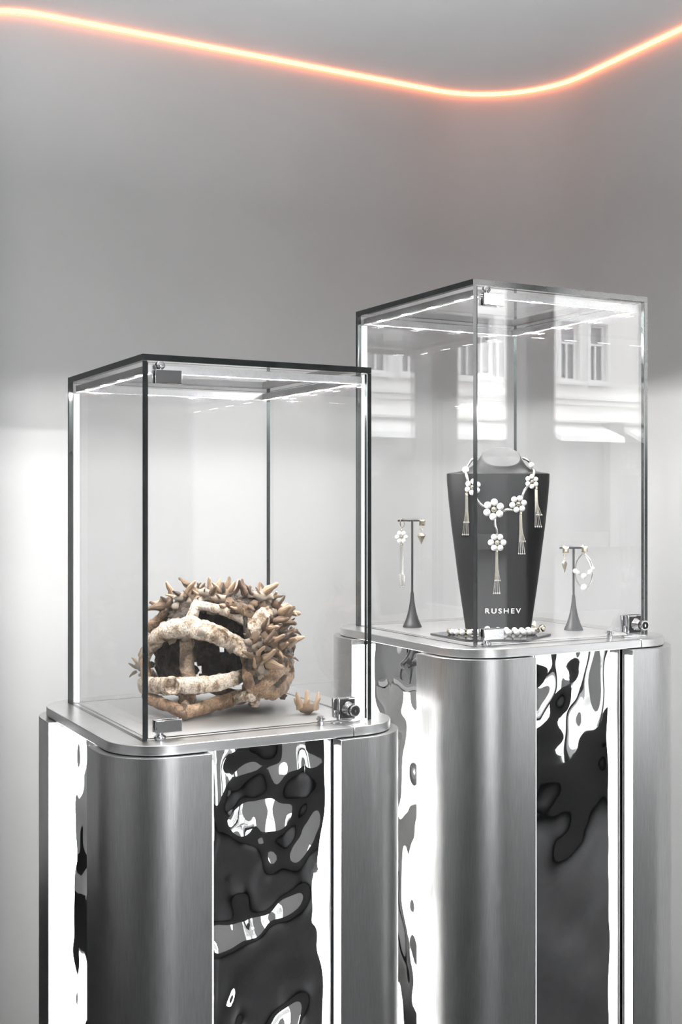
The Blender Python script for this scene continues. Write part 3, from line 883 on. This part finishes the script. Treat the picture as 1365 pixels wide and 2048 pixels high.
CL = [(338, 1204, 2.40, (-0.75, -0.55, 0.3), 4, 30), (362, 1196, 2.39, (-0.25, -0.9, 0.3), 3, 30), (323, 1212, 2.42, (-0.9, -0.1, 0.2), 2, 26),
      (391, 1180, 2.40, (-0.05, -1, 0.25), 4, 25), (410, 1186, 2.36, (-0.05, -0.7, 0.7), 4, 20), (388, 1192, 2.37, (-0.3, -0.4, 0.8), 3, 18),
      (436, 1186, 2.40, (0.0, -1, 0.3), 5, 24), (455, 1190, 2.38, (0.1, -0.8, 0.5), 5, 22), (440, 1198, 2.35, (0.1, -0.5, 0.8), 4, 19), (470, 1192, 2.40, (0.15, -0.9, 0.2), 4, 22),
      (462, 1210, 2.34, (0.1, -0.4, 0.9), 4, 18), (485, 1218, 2.34, (0.25, -0.3, 0.9), 4, 18), (500, 1190, 2.39, (0.15, -0.95, 0.3), 4, 33), (518, 1192, 2.37, (0.25, -0.7, 0.6), 4, 28), (535, 1192, 2.40, (0.5, -0.8, 0.2), 3, 24),
      (553, 1212, 2.41, (0.75, -0.45, 0.3), 4, 28), (562, 1228, 2.41, (0.95, -0.2, 0.3), 4, 30), (556, 1246, 2.39, (0.9, -0.3, 0.4), 4, 34), (575, 1245, 2.42, (0.95, -0.25, 0.1), 3, 26),
      (566, 1266, 2.40, (0.9, -0.25, 0.4), 4, 32), (576, 1288, 2.41, (0.95, -0.1, 0.3), 4, 26), (540, 1262, 2.36, (0.5, -0.5, 0.8), 4, 27), (545, 1284, 2.36, (0.7, -0.3, 0.7), 4, 28),
      (517, 1286, 2.35, (0.2, -0.8, 0.6), 4, 32), (532, 1300, 2.35, (0.6, -0.2, 0.8), 3, 26), (515, 1318, 2.35, (0.45, -0.6, 0.7), 3, 34), (521, 1336, 2.35, (0.6, -0.3, 0.7), 3, 30),
      (556, 1300, 2.37, (0.7, -0.1, 0.7), 4, 22), (560, 1316, 2.38, (0.7, 0.1, 0.7), 3, 20), (508, 1276, 2.355, (-0.2, -0.3, 0.9), 3, 16), (280, 1332, 2.44, (-0.9, -0.3, 0.2), 4, 16),
      (580, 1322, 2.43, (0.9, 0.1, 0.4), 3, 15), (500, 1232, 2.35, (0.4, -0.4, 0.8), 3, 16), (420, 1192, 2.45, (0, -1, -0.2), 4, 20), (485, 1185, 2.46, (0.1, -1, -0.2), 4, 22), (545, 1210, 2.47, (0.6, -0.7, -0.2), 4, 22)]
for (px, py, d, dv, n, l) in CL:
    cluster(px, py, d, dirpx(*dv), n, l)
# lumps of bone packed over the joints and the shell
LUMP = [(331, 1252, 2.37, 9, 1), (341, 1244, 2.375, 8, 4), (360, 1240, 2.35, 9, 1), (492, 1377, 2.355, 8, 1), (390, 1421, 2.285, 7, 1), (384, 1412, 2.287, 5, 4), (366, 1430, 2.262, 10, 0), (507, 1405, 2.375, 9, 3),
        (516, 1398, 2.38, 7, 1), (503, 1407, 2.375, 7, 3), (512, 1384, 2.37, 7, 4), (523, 1390, 2.385, 7, 0), (500, 1304, 2.35, 9, 2), (508, 1296, 2.35, 8, 4), (496, 1285, 2.35, 9, 1), (578, 1330, 2.43, 7, 4), (570, 1345, 2.41, 7, 1),
        (583, 1340, 2.44, 6, 3), (548, 1322, 2.36, 9, 4), (562, 1332, 2.38, 8, 1), (309, 1275, 2.40, 11, 1), (302, 1258, 2.42, 9, 3), (296, 1282, 2.42, 9, 0), (318, 1290, 2.385, 8, 4), (345, 1280, 2.34, 10, 1), (372, 1272, 2.315, 11, 4),
        (400, 1266, 2.305, 12, 1), (430, 1280, 2.315, 9, 4), (462, 1296, 2.33, 10, 1), (480, 1304, 2.345, 9, 4), (484, 1242, 2.355, 9, 4), (370, 1225, 2.36, 9, 2), (352, 1214, 2.38, 9, 4), (380, 1204, 2.37, 9, 1), (400, 1208, 2.355, 8, 2),
        (425, 1205, 2.36, 8, 2), (450, 1210, 2.35, 8, 0), (508, 1210, 2.36, 9, 0), (525, 1215, 2.37, 10, 3), (540, 1238, 2.38, 9, 2), (548, 1226, 2.39, 9, 4), (287, 1352, 2.40, 9, 0), (284, 1310, 2.42, 9, 3), (303, 1330, 2.41, 8, 2), (292, 1376, 2.36, 10, 4),
        (530, 1275, 2.37, 10, 3), (512, 1268, 2.37, 8, 4), (528, 1318, 2.37, 8, 0), (540, 1310, 2.37, 7, 3), (505, 1345, 2.37, 7, 0), (530, 1345, 2.37, 7, 4), (550, 1270, 2.37, 7, 0), (560, 1290, 2.37, 8, 3), (552, 1360, 2.37, 9, 5), (520, 1375, 2.37, 8, 3), (510, 1240, 2.37, 8, 3), (530, 1225, 2.37, 8, 1), (520, 1352, 2.37, 8, 1), (536, 1370, 2.39, 8, 0), (566, 1392, 2.45, 9, 2), (545, 1392, 2.45, 9, 3), (436, 1255, 2.44, 8, 5), (462, 1255, 2.45, 8, 2), (474, 1258, 2.44, 7, 0)]
for (px, py, d, r, bi) in LUMP:
    d = fix_d(px, py, d)
    k = d / FPX
    qq = Quaternion((rnd.uniform(-1, 1), rnd.uniform(-1, 1), rnd.uniform(-1, 1), rnd.uniform(-1, 1))).normalized()
    place('bone_lump', BL[bi], helmet, at(px, py, d), qq, (r * k * rnd.uniform(0.9, 1.3), r * k * rnd.uniform(0.8, 1.1), r * k * rnd.uniform(0.7, 1.0)))
for i in range(60):   # knobbly cover of the shell, back and right side
    ph = rnd.uniform(math.pi * -0.95, math.pi * 0.25); w_ = rnd.uniform(-0.5, 0.95)
    s_ = math.sqrt(1 - w_ * w_)
    u, v = s_ * math.cos(ph), s_ * math.sin(ph)
    k = rnd.uniform(0.006, 0.012)
    place('bone_lump', BL[rnd.choice((0, 2, 3, 5, 5, 2))], helmet, dome_pt(u, v, w_, 0.98), Quaternion((rnd.uniform(-1, 1), rnd.uniform(-1, 1), rnd.uniform(-1, 1), rnd.uniform(-1, 1))).normalized(), (k * 1.4, k, k * 0.8))

# loose jaw fragment on the deck
fr_c = at(617, 1430, 2.335); fr_c.z = DECK_A
frag = empty('jaw_fragment', fr_c, 'small brown jaw fragment with upright teeth lying beside the helmet', 'bone fragment')
kf = 2.33 / FPX
place('jaw_base', BL[3], frag, fr_c + Vector((0, 0, 9.5 * kf)), Quaternion((0, 0, 1), 0.4), (21 * kf, 13 * kf, 10 * kf))
for (dx, dv, l, tl) in ((-17, 0, 36, -0.12), (-3, -5, 38, -0.02), (16, -2, 34, 0.16), (-3, 9, 25, 0.0), (-14, 8, 20, -0.1), (14, 8, 27, 0.1), (-20, -4, 24, -0.3)):
    pos = fr_c + UR * (dx * kf) - UF * (dv * kf) + UZ * (7 * kf)
    dr = (UZ + UR * tl - UF * (0.02 * dv)).normalized()
    place('tooth', TH[rnd.choice((0, 3, 1))], frag, pos, dr.to_track_quat('Z', 'Y'), (l * kf * 0.85, l * kf * 0.85, l * kf * 0.95))

# ------------------------------------------------------------------ necklace bust
DECK_B = B_Z + 0.0016
BD = 2.70
kB = BD / FPX
BC = at(997, 1257, BD); BC.z = DECK_B
bust = empty('necklace_bust', BC, 'black leatherette necklace bust standing on the deck of the taller case', 'display bust')
rowsb = [(1258, 65.5), (1220, 71), (1180, 77), (1140, 82.5), (1100, 87.5), (1050, 94), (1000, 99.5), (965, 102.5), (948, 103)]
def zpy(py): return CAMZ + (YH - py) / FPX * BD
def lerp_tab(tab, x):
    if x <= tab[0][0]: return tab[0][1]
    for (a, b), (c, d) in zip(tab, tab[1:]):
        if x <= c: return b + (d - b) * (x - a) / (c - a)
    return tab[-1][1]
WTAB = sorted([(zpy(p) - BC.z, h * kB) for p, h in rowsb])
DTAB = [(0.0, 0.026), (0.10, 0.036), (0.22, 0.044), (0.30, 0.042), (0.345, 0.036)]
def sect(wd, fd, bd, n=40):
    out = []
    for i in range(n):
        a = 2 * math.pi * i / n
        cu, su = math.cos(a), math.sin(a)
        u = wd * math.copysign(abs(cu) ** 0.8, cu)
        v = (fd if su > 0 else bd) * math.copysign(abs(su) ** 0.9, su)
        out.append((u, v))
    return out
NB = 40
rings = []
for k in range(19):
    z = (zpy(948) - BC.z) * k / 18
    wd = lerp_tab(WTAB, z); fd = lerp_tab(DTAB, z)
    rings.append([BC + UR * u - UF * v + UZ * max(z, 0.0) for u, v in sect(wd, fd, 0.012, NB)])
ztopb = zpy(948) - BC.z
necktab = [(0.06, 99), (0.10, 86), (0.18, 74), (0.30, 63), (0.46, 55), (0.64, 49), (0.82, 44), (1.0, 39.5)]
ztc = zpy(916) - BC.z
for f_, hw in necktab:
    ring_ = []
    wd = hw * kB; fd = 0.036 + (0.030 - 0.036) * f_; bd_ = 0.012 + (0.022 - 0.012) * f_
    for u, v in sect(wd, fd, bd_, NB):
        zr = ztc - v * (0.76 if v > 0 else 1.05)
        z = ztopb + (zr - ztopb) * f_
        ring_.append(BC + UR * (u + 6 * kB * f_) - UF * v + UZ * z)
    rings.append(ring_)
gb_ = G(); vv = [p for r in rings for p in r]; ff = []
for j in range(len(rings) - 1):
    for i in range(NB):
        a, b = j * NB + i, j * NB + (i + 1) % NB
        ff.append((a, a + NB, b + NB, b))
gb_.add(vv, ff, 0, True); gb_.add(rings[0], [tuple(range(NB))], 0)
gb_.build('torso', M['leather'], bust)
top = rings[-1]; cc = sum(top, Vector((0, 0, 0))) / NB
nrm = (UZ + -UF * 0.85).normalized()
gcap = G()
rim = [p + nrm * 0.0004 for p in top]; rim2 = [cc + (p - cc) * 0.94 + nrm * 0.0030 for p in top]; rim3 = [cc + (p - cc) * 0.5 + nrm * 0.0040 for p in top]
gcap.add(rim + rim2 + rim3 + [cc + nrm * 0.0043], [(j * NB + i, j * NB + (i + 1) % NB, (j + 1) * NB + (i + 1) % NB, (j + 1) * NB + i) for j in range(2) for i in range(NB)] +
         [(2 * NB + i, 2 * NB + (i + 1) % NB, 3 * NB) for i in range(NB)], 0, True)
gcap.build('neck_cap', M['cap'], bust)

def bust_v(u, z):
    z = max(0.0, z)
    if z <= ztopb:
        wd = lerp_tab(WTAB, z); fd = lerp_tab(DTAB, z)
    else:
        f_ = min(1.0, (z - ztopb) / (ztc - ztopb))
        wd = lerp_tab(necktab, f_) * kB; fd = 0.036 + (0.030 - 0.036) * f_
    x = min(0.999, abs(u) / wd)
    c = x ** 1.25
    return fd * math.sqrt(max(0.0, 1 - c * c)) ** 0.9
def onbust(px, py, lift):
    d = BD - 0.03
    for _ in range(6):
        p = at(px, py, d)
        u = (p - BC).dot(UR); z = p.z - BC.z
        d = BD - bust_v(u, z) - lift
    return at(px, py, d)
# lettering
fc = bpy.data.curves.new('lettering', 'FONT'); fc.body = 'RUSHEV'; fc.size = 0.0155; fc.space_character = 1.36; fc.align_x = 'CENTER'; fc.offset = 0.00022; fc.resolution_u = 6
fo = bpy.data.objects.new('lettering_source', fc); COL.objects.link(fo)
dg = bpy.context.evaluated_depsgraph_get()
me = bpy.data.meshes.new_from_object(fo.evaluated_get(dg))
bpy.data.objects.remove(fo, do_unlink=True)
bm = bmesh.new(); bm.from_mesh(me)
bmesh.ops.subdivide_edges(bm, edges=bm.edges[:], cuts=1)
tp = at(1003.5, 1224.5, BD); u0 = (tp - BC).dot(UR); z0 = tp.z - BC.z
xs_ = [v.co.x for v in bm.verts]; sx_ = (71 * kB) / (max(xs_) - min(xs_)); xm_ = (max(xs_) + min(xs_)) / 2
for v in bm.verts:
    u = u0 + (v.co.x - xm_) * sx_; z = z0 + v.co.y
    v.co = UR * u - UF * (bust_v(u, z) + 0.0007) + UZ * z
bmesh.ops.solidify(bm, geom=bm.faces[:], thickness=-0.0004)
bm.to_mesh(me); bm.free()
lt = link('lettering', me, None, bust); me.materials.clear(); me.materials.append(M['letter']); lt['label'] = 'small silver capital letters across the bust front'

# ------------------------------------------------------------------ jewellery
def bead_mesh(name, mat, seg=16):
    g = G(); g.sphere((0, 0, 0), 1.0, seg, seg * 2 // 3); me = g.mesh(name); me.materials.append(M[mat]); return me
BW = bead_mesh('bead_form', 'pearl'); BG = bead_mesh('gold_bead_form', 'gold'); BS = bead_mesh('ball_form', 'silver', 8)

def flower(root, c, rb, face, spin=0.0):
    fz = Vector(face).normalized(); fx = (UR - fz * UR.dot(fz)).normalized(); fy = fz.cross(fx)
    place('flower_centre', BG, root, c + fz * rb * 0.25, None, rb * 0.82)
    for k in range(6):
        a = math.radians(60 * k) + spin
        place('bead', BW, root, c + fx * (math.cos(a) * 1.95 * rb) + fy * (math.sin(a) * 1.95 * rb), None, rb)

def tassel(root, pts_fn, x, y0, y1, y2, xs, n=4):
    """pts_fn maps photo x, y to a world point; strands fan from x,y0 to xs at y2, a second tier ends at y1"""
    c = pts_fn(x, y0)
    g = G(); k = kB
    g.lathe([(2.0 * k, -4 * k), (3.4 * k, -3 * k), (3.4 * k, 2 * k), (2.0 * k, 4 * k)], 10, 0, Matrix.Translation(c))
    g.build('tassel_cap', M['gold'], root)
    for i in range(n):
        t = i / (n - 1)
        xe = xs[0] + (xs[1] - xs[0]) * t
        xi = x + (t - 0.5) * 4
        P = [pts_fn(xi, y0 + 3), pts_fn(xi + (xe - xi) * 0.12, y0 + (y2 - y0) * 0.5), pts_fn(xe, y2)]
        G().tube(catmull(P, 4), 0.0009, 6).build('strand', M['silver'], root)
        place('strand_ball', BS, root, pts_fn(xe, y2 + 1.5), None, 2.1 * k)
    for i in range(n):
        t = i / (n - 1)
        xe = xs[0] + (xs[1] - xs[0]) * (0.15 + 0.85 * t) + 1
        xi = x + (t - 0.5) * 4
        P = [pts_fn(xi, y0 + 3), pts_fn(xi + (xe - xi) * 0.18, y0 + (y1 - y0) * 0.6), pts_fn(xe, y1)]
        G().tube(catmull(P, 4), 0.0009, 6).build('strand', M['gold'], root)
        place('strand_ball', BS, root, pts_fn(xe, y1), None, 2.0 * k)

neck = empty('necklace', onbust(995, 1015, 0.006), 'white bead flower necklace with silver tassels hanging on the black bust', 'necklace')
def cord(pts, r=2.6, root=neck, lift=0.004, mat='silver', fn=None):
    P = catmull([(fn or onbust)(p[0], p[1], lift) for p in pts], 5)
    n = len(P); rr = [r * kB * (0.8 + 0.35 * math.sin(math.pi * i / (n - 1))) for i in range(n)]
    G().tube(P, rr, 10).build('cord', M[mat], root)
cord([(956, 914), (944, 920), (936, 932)]); cord([(932, 945), (935, 955), (937, 966)], 3.2)
cord([(949, 984), (955, 999), (963, 1009), (972, 1014)]); cord([(1004, 1024), (1015, 1019), (1028, 1020)], 3.0)
cord([(1044, 1000), (1047, 987), (1053, 976), (1060, 970)]); cord([(1067, 952), (1069, 943), (1065, 936)], 3.2)
cord([(1062, 926), (1056, 920), (1046, 916)])
cord([(991, 1036), (991, 1050), (994, 1060), (995, 1070)], 2.6)
place('bead', BW, neck, onbust(932, 940, 0.008), None, 6.8 * kB); place('bead', BW, neck, onbust(1063.5, 930, 0.008), None, 5.6 * kB)
fw = -UF + UZ * 0.1
flower(neck, onbust(946, 974, 0.008), 5.6 * kB, fw - UR * 0.2, 0.4)
flower(neck, onbust(988, 1019, 0.009), 7.3 * kB, fw, 0.42)
flower(neck, onbust(1037, 1008, 0.008), 6.0 * kB, fw + UR * 0.1, 0.2)
flower(neck, onbust(1064.5, 963, 0.008), 4.9 * kB, fw + UR * 0.25, 0.5)
flower(neck, onbust(995, 1085, 0.009), 6.2 * kB, fw, 0.0)
fb = lambda x, y: onbust(x, y, 0.005)
tassel(neck, fb, 934, 989, 1045, 1068, (926, 937)); tassel(neck, fb, 1042, 1025, 1083, 1106, (1038, 1050)); tassel(neck, fb, 1073, 975, 1030, 1052, (1071, 1083)); tassel(neck, fb, 994, 1101, 1161, 1185, (988, 1000))

def ground(px, py, z):
    d = (CAMZ - z) * FPX / (py - YH)
    return at(px, py, d)
# black glass tray
zt0 = DECK_B + 0.0003; zt1 = zt0 + 0.0045
tl, tr = ground(861, 1266, zt1), ground(1103, 1267, zt1)
f1, f2 = ground(932, 1279, zt1), ground(1058, 1280, zt1)
mid = (tl + tr) / 2
dn = (UF - UZ * UF.z)
def mirr(p):  # the far half repeats the near half, shortened to stay in front of the bust
    o = p - mid; dd = o.dot(UF); return mid + (o - UF * dd) - UF * (dd * 0.45)
for p_ in (f1, f2): p_.y = max(p_.y, B_N[1] + 0.012)
b1, b2 = mirr(f1), mirr(f2)
gt = G(); gt.prism([(p.x, p.y) for p in (tl, f1, f2, tr, b2, b1)], zt0, zt1)
tag(gt.build('display_tray', M['tray'], bevel=0.0008), 'flat black glass tray in front of the black bust', 'tray')
# bead bracelet on the tray
bc_ = ground(985, 1268.5, zt1)
brace = empty('bracelet', bc_, 'white bead and pale gold bracelet lying on the black tray', 'bracelet')
ra, rb_ = 84 * 2.6 / FPX, 0.030
def bp(a, h): return bc_ + UR * (ra * math.cos(a)) - UF * (rb_ * math.sin(a)) + UZ * h
gl_ = [bp(2 * math.pi * i / 60, 0.0055) for i in range(61)]
G().tube(gl_, 0.0016, 8).build('wire', M['gold'], brace)
for adeg in (22, 34, 46, 58, 70, 84, 98, 110, 124, 136, 148, 160, -14, -30, -44, -56, -68, -80, -94, 10):
    a = math.radians(adeg)
    r = 0.0068 if adeg % 4 else 0.0060
    place('bead', BW, brace, bp(a, r + 0.0002), None, r)
for adeg in (172, 184, 196, 208, 220):
    place('gold_bead', BG, brace, bp(math.radians(adeg), 0.0046), None, 0.0044)
G().tube([bp(math.radians(a), 0.0055) for a in range(222, 264, 6)], 0.0028, 10).build('gold_tube', M['gold'], brace)
def leaf(c, dirv, up, l, wdt, name='gold_leaf', root=brace):
    d = Vector(dirv).normalized(); up = Vector(up).normalized(); s_ = d.cross(up).normalized(); up = s_.cross(d)
    vv = []; prof = [(0, 0.15), (0.2, 0.7), (0.45, 1.0), (0.7, 0.75), (0.9, 0.3), (1.0, 0.05)]
    for t, ww in prof:
        c0 = c + d * (l * t) + up * (l * 0.18 * math.sin(t * math.pi))
        vv += [c0 - s_ * (wdt * ww) + up * wdt * 0.3, c0 - up * wdt * 0.25, c0 + s_ * (wdt * ww) + up * wdt * 0.3, c0 + up * wdt * 0.30]
    ff = []
    for j in range(len(prof) - 1):
        for i in range(4): ff.append((j * 4 + i, j * 4 + (i + 1) % 4, j * 4 + 4 + (i + 1) % 4, j * 4 + 4 + i))
    ff += [(3, 2, 1, 0), tuple(len(vv) - 4 + i for i in range(4))]
    G().add(vv, ff, 0, False).build(name, M['gold'], root)
ce = bp(math.radians(4), 0.006)
leaf(ce + UR * -0.022, UR * 0.4 - UF * 0.6 + UZ * 0.1, UZ, 0.020, 0.006); leaf(ce + UR * -0.006 + UZ * 0.004, UR * 0.2 + UZ * 0.9 - UF * 0.2, -UF, 0.020, 0.005)
leaf(ce + UR * 0.0, UR * 0.9 + UZ * 0.45, -UF, 0.022, 0.005); leaf(ce + UR * -0.004, UR * 0.3 - UF * 0.8, UZ, 0.022, 0.006)
place('gold_bead', BG, brace, ce + UR * 0.015 + UZ * 0.007, None, 0.0075)
place('gold_bead', BG, brace, bp(math.pi, 0.007), None, 0.0055)

# earring stands
def ear_stand(px, py, d, bx0, bx1, by, hh, label):
    c = at(px, py, d); c.z = DECK_B + 0.0002
    k = d / FPX
    root = empty('earring_stand', c, label, 'earring stand', 'earring stands')
    prof = [(19, 0), (19.2, 1), (17, 6), (13.5, 14), (10.2, 24), (7.6, 34), (5.6, 45), (4.1, 56), (3.3, 66), (3.0, 70)] if hh is None else hh
    G().lathe([(r * k, z * k) for r, z in prof], 28, 0, Matrix.Translation(c)).build('base', M['stand'], root)
    zb = at(px, by, d).z
    sx = (bx0 + bx1) / 2
    G().tube([c + UZ * (prof[-1][1] - 2) * k, Vector((c.x, c.y, zb))], 2.2 * k, 12).build('stem', M['stand'], root)
    pa = at(bx0, by, d); pb = at(bx1, by, d)
    G().tube([pa, pb], 2.5 * k, 12).build('crossbar', M['stand'], root)
    return root, k
s1, k1 = ear_stand(825, 1256.5, 2.735, 796, 851, 1040.5, None, 'taller black earring stand with flower tassel earring, left of the bust')
s2, k2 = ear_stand(1148, 1262.5, 2.672, 1120, 1174, 1095, None, 'shorter black earring stand with bead hoop earring, right of the bust')

def stud(root, px, py, d, s_):
    c = at(px, py, d)
    g = G()
    h = s_ * d / FPX
    a = [c + UR * (x * h) + UZ * (z * h) - UF * 0.003 for x, z in ((-1, -1), (1, -1), (1, 1), (-1, 1))]
    b = [c + UR * (x * h * 0.45) + UZ * (z * h * 0.45) - UF * 0.0065 for x, z in ((-1, -1), (1, -1), (1, 1), (-1, 1))]
    e = [p + UF * 0.002 for p in a]
    g.add(e + a + b, [(0, 3, 2, 1), (0, 1, 5, 4), (1, 2, 6, 5), (2, 3, 7, 6), (3, 0, 4, 7), (4, 5, 9, 8), (5, 6, 10, 9), (6, 7, 11, 10), (7, 4, 8, 11), (8, 9, 10, 11)])
    g.build('stud', M['gold'], root)
    hk = [c + UR * (-0.5 * h) - UF * 0.002 + UZ * h * 0.9, c + UR * (-0.5 * h) + UZ * h * 1.5, c + UR * (-0.5 * h) + UF * 0.005 + UZ * h * 1.0, c + UR * (-0.5 * h) + UF * 0.005 - UZ * h * 0.4]
    G().tube(catmull(hk, 4), 0.0006, 6).build('hook', M['gold'], root)
def loop_ring(root, c, ru, rz, r, ax=None, name='ring', mat='gold', n=28, a0=0, a1=360):
    ax = ax or UR
    P = [c + ax * (ru * math.cos(math.radians(a0 + (a1 - a0) * i / n))) + UZ * (rz * math.sin(math.radians(a0 + (a1 - a0) * i / n))) for i in range(n + 1)]
    G().tube(P, r, 7, up=(-UF)).build(name, M[mat], root)
def spike(root, px, py, d, wpx, h1, h2):
    c = at(px, py, d); k = d / FPX
    ring_ = [c + UR * (wpx * k * math.cos(a)) + UF * (wpx * k * 0.7 * math.sin(a)) for a in [math.radians(60 * i + 15) for i in range(6)]]
    up_ = [c + (p - c) * 0.45 + UZ * h1 * k for p in ring_]
    g = G(); g.add(up_ + ring_ + [c - UZ * h2 * k], [tuple(range(5, -1, -1))] + [(i, (i + 1) % 6, 6 + (i + 1) % 6, 6 + i)[::-1] for i in range(6)] + [(6 + i, 6 + (i + 1) % 6, 12)[::-1] for i in range(6)])
    g.build('spike_drop', M['gold'], root)

d1 = 2.735 - 0.004
e1 = empty('earring', at(805, 1040, d1), 'white flower earring with a long silver tassel on the left stand', 'earring')
loop_ring(e1, at(805, 1046, d1 - 0.001), 5.5 * k1, 9.5 * k1, 0.0011, (UR * 0.75 + UF * 0.66).normalized(), 'hoop')
place('gold_bead', BG, e1, at(804, 1060, d1), None, 2.5 * k1)
flower(e1, at(803.5, 1074, d1), 4.4 * k1, -UF, 0.0)
place('gold_bead', BG, e1, at(804, 1089, d1), None, 3.0 * k1)
for i, xx in enumerate((801.5, 803, 804.5, 806)):
    xe = 800 + i * 2.8
    G().tube([at(xx, 1091, d1), at(xx, 1147, d1), at(xe, 1150, d1), at(xe, 1173, d1)], 0.0013, 6).build('strand', M['silver'], e1)
    place('strand_ball', BS, e1, at(xe, 1150, d1), None, 1.7 * k1); place('strand_ball', BS, e1, at(xe, 1174, d1), None, 1.7 * k1)
e2 = empty('earring', at(845, 1045, d1), 'pale gold square stud earring with a faceted heart drop on the left stand', 'earring')
stud(e2, 845, 1045, d1, 6.2); loop_ring(e2, at(843, 1057, d1 - 0.004), 2.6 * k1, 3.4 * k1, 0.0007); loop_ring(e2, at(843, 1063, d1 - 0.004), 2.6 * k1, 3.4 * k1, 0.0007, UF)
spike(e2, 843.5, 1071, d1 - 0.004, 9.2, 5, 18)
d2 = 2.672 - 0.004
e3 = empty('earring', at(1132, 1100, d2), 'pale gold square stud earring with a slim spike drop on the right stand', 'earring')
stud(e3, 1132, 1100, d2, 6.2); loop_ring(e3, at(1130, 1111, d2 - 0.004), 2.5 * k2, 3.6 * k2, 0.0007); loop_ring(e3, at(1130, 1117, d2 - 0.004), 2.6 * k2, 3.4 * k2, 0.0007, UF)
spike(e3, 1130, 1127, d2 - 0.004, 6.6, 6, 19)
e4 = empty('earring', at(1170, 1100, d2), 'pale gold stud earring with oval wire hoops and white beads on the right stand', 'earring')
stud(e4, 1170, 1099, d2, 6.2)
def hoop_pts(pts): return catmull([at(x, y, d2 - 0.005 + dd) for x, y, dd in pts], 6)
G().tube(hoop_pts([(1166, 1107, 0), (1155, 1122, 0), (1151.5, 1143, 0), (1154, 1160, 0), (1165, 1176, 0), (1175, 1175, 0), (1183, 1162, 0.004), (1186, 1145, 0.006), (1182, 1122, 0.006), (1170, 1107, 0.002)]), 0.0014, 8).build('hoop', M['silver'], e4)
G().tube(hoop_pts([(1168, 1107, 0), (1178, 1122, -0.004), (1183, 1138, -0.006), (1178, 1147, -0.006), (1169, 1152, -0.008), (1160, 1150, -0.006), (1152, 1142, -0.004)]), 0.0013, 8).build('hoop', M['silver'], e4)
for (x, y, r, dd) in ((1169, 1175, 7.0, 0), (1168.5, 1152.5, 5.8, -0.008), (1181, 1144, 5.0, -0.006), (1156, 1145, 4.2, -0.004), (1151.5, 1142, 5.0, -0.002), (1186.5, 1137.5, 4.4, 0.006)):
    place('bead', BW, e4, at(x, y, d2 - 0.005 + dd), None, r * k2)

# feed cable hanging under the top plate of the taller pedestal
XP = B_N[0] - OFF_PANEL + RECESS - 0.014
def atx(x, y, X):
    rx = (x - 682.5) / FPX
    dx, dy = SN + rx * CS, CS - rx * SN
    t = X / dx
    return Vector((X, t * dy, CAMZ + t * (YH - y) / FPX))
cb = [o for o in bpy.data.objects if o.name.startswith('pedestal')][-1]
for off in (0.0, 3.2):
    G().tube(catmull([atx(821 + off, 1296, XP), atx(819 + off, 1304, XP), atx(812 + off, 1317, XP), atx(803 + off, 1326, XP), atx(803 + off, 1332, XP), atx(806 + off, 1337, XP + 0.008)], 5), 0.0016, 8).build('feed_cable', M['cable'], cb)

helmet.location.z += 0.0008
frag.location.z += 0.0008
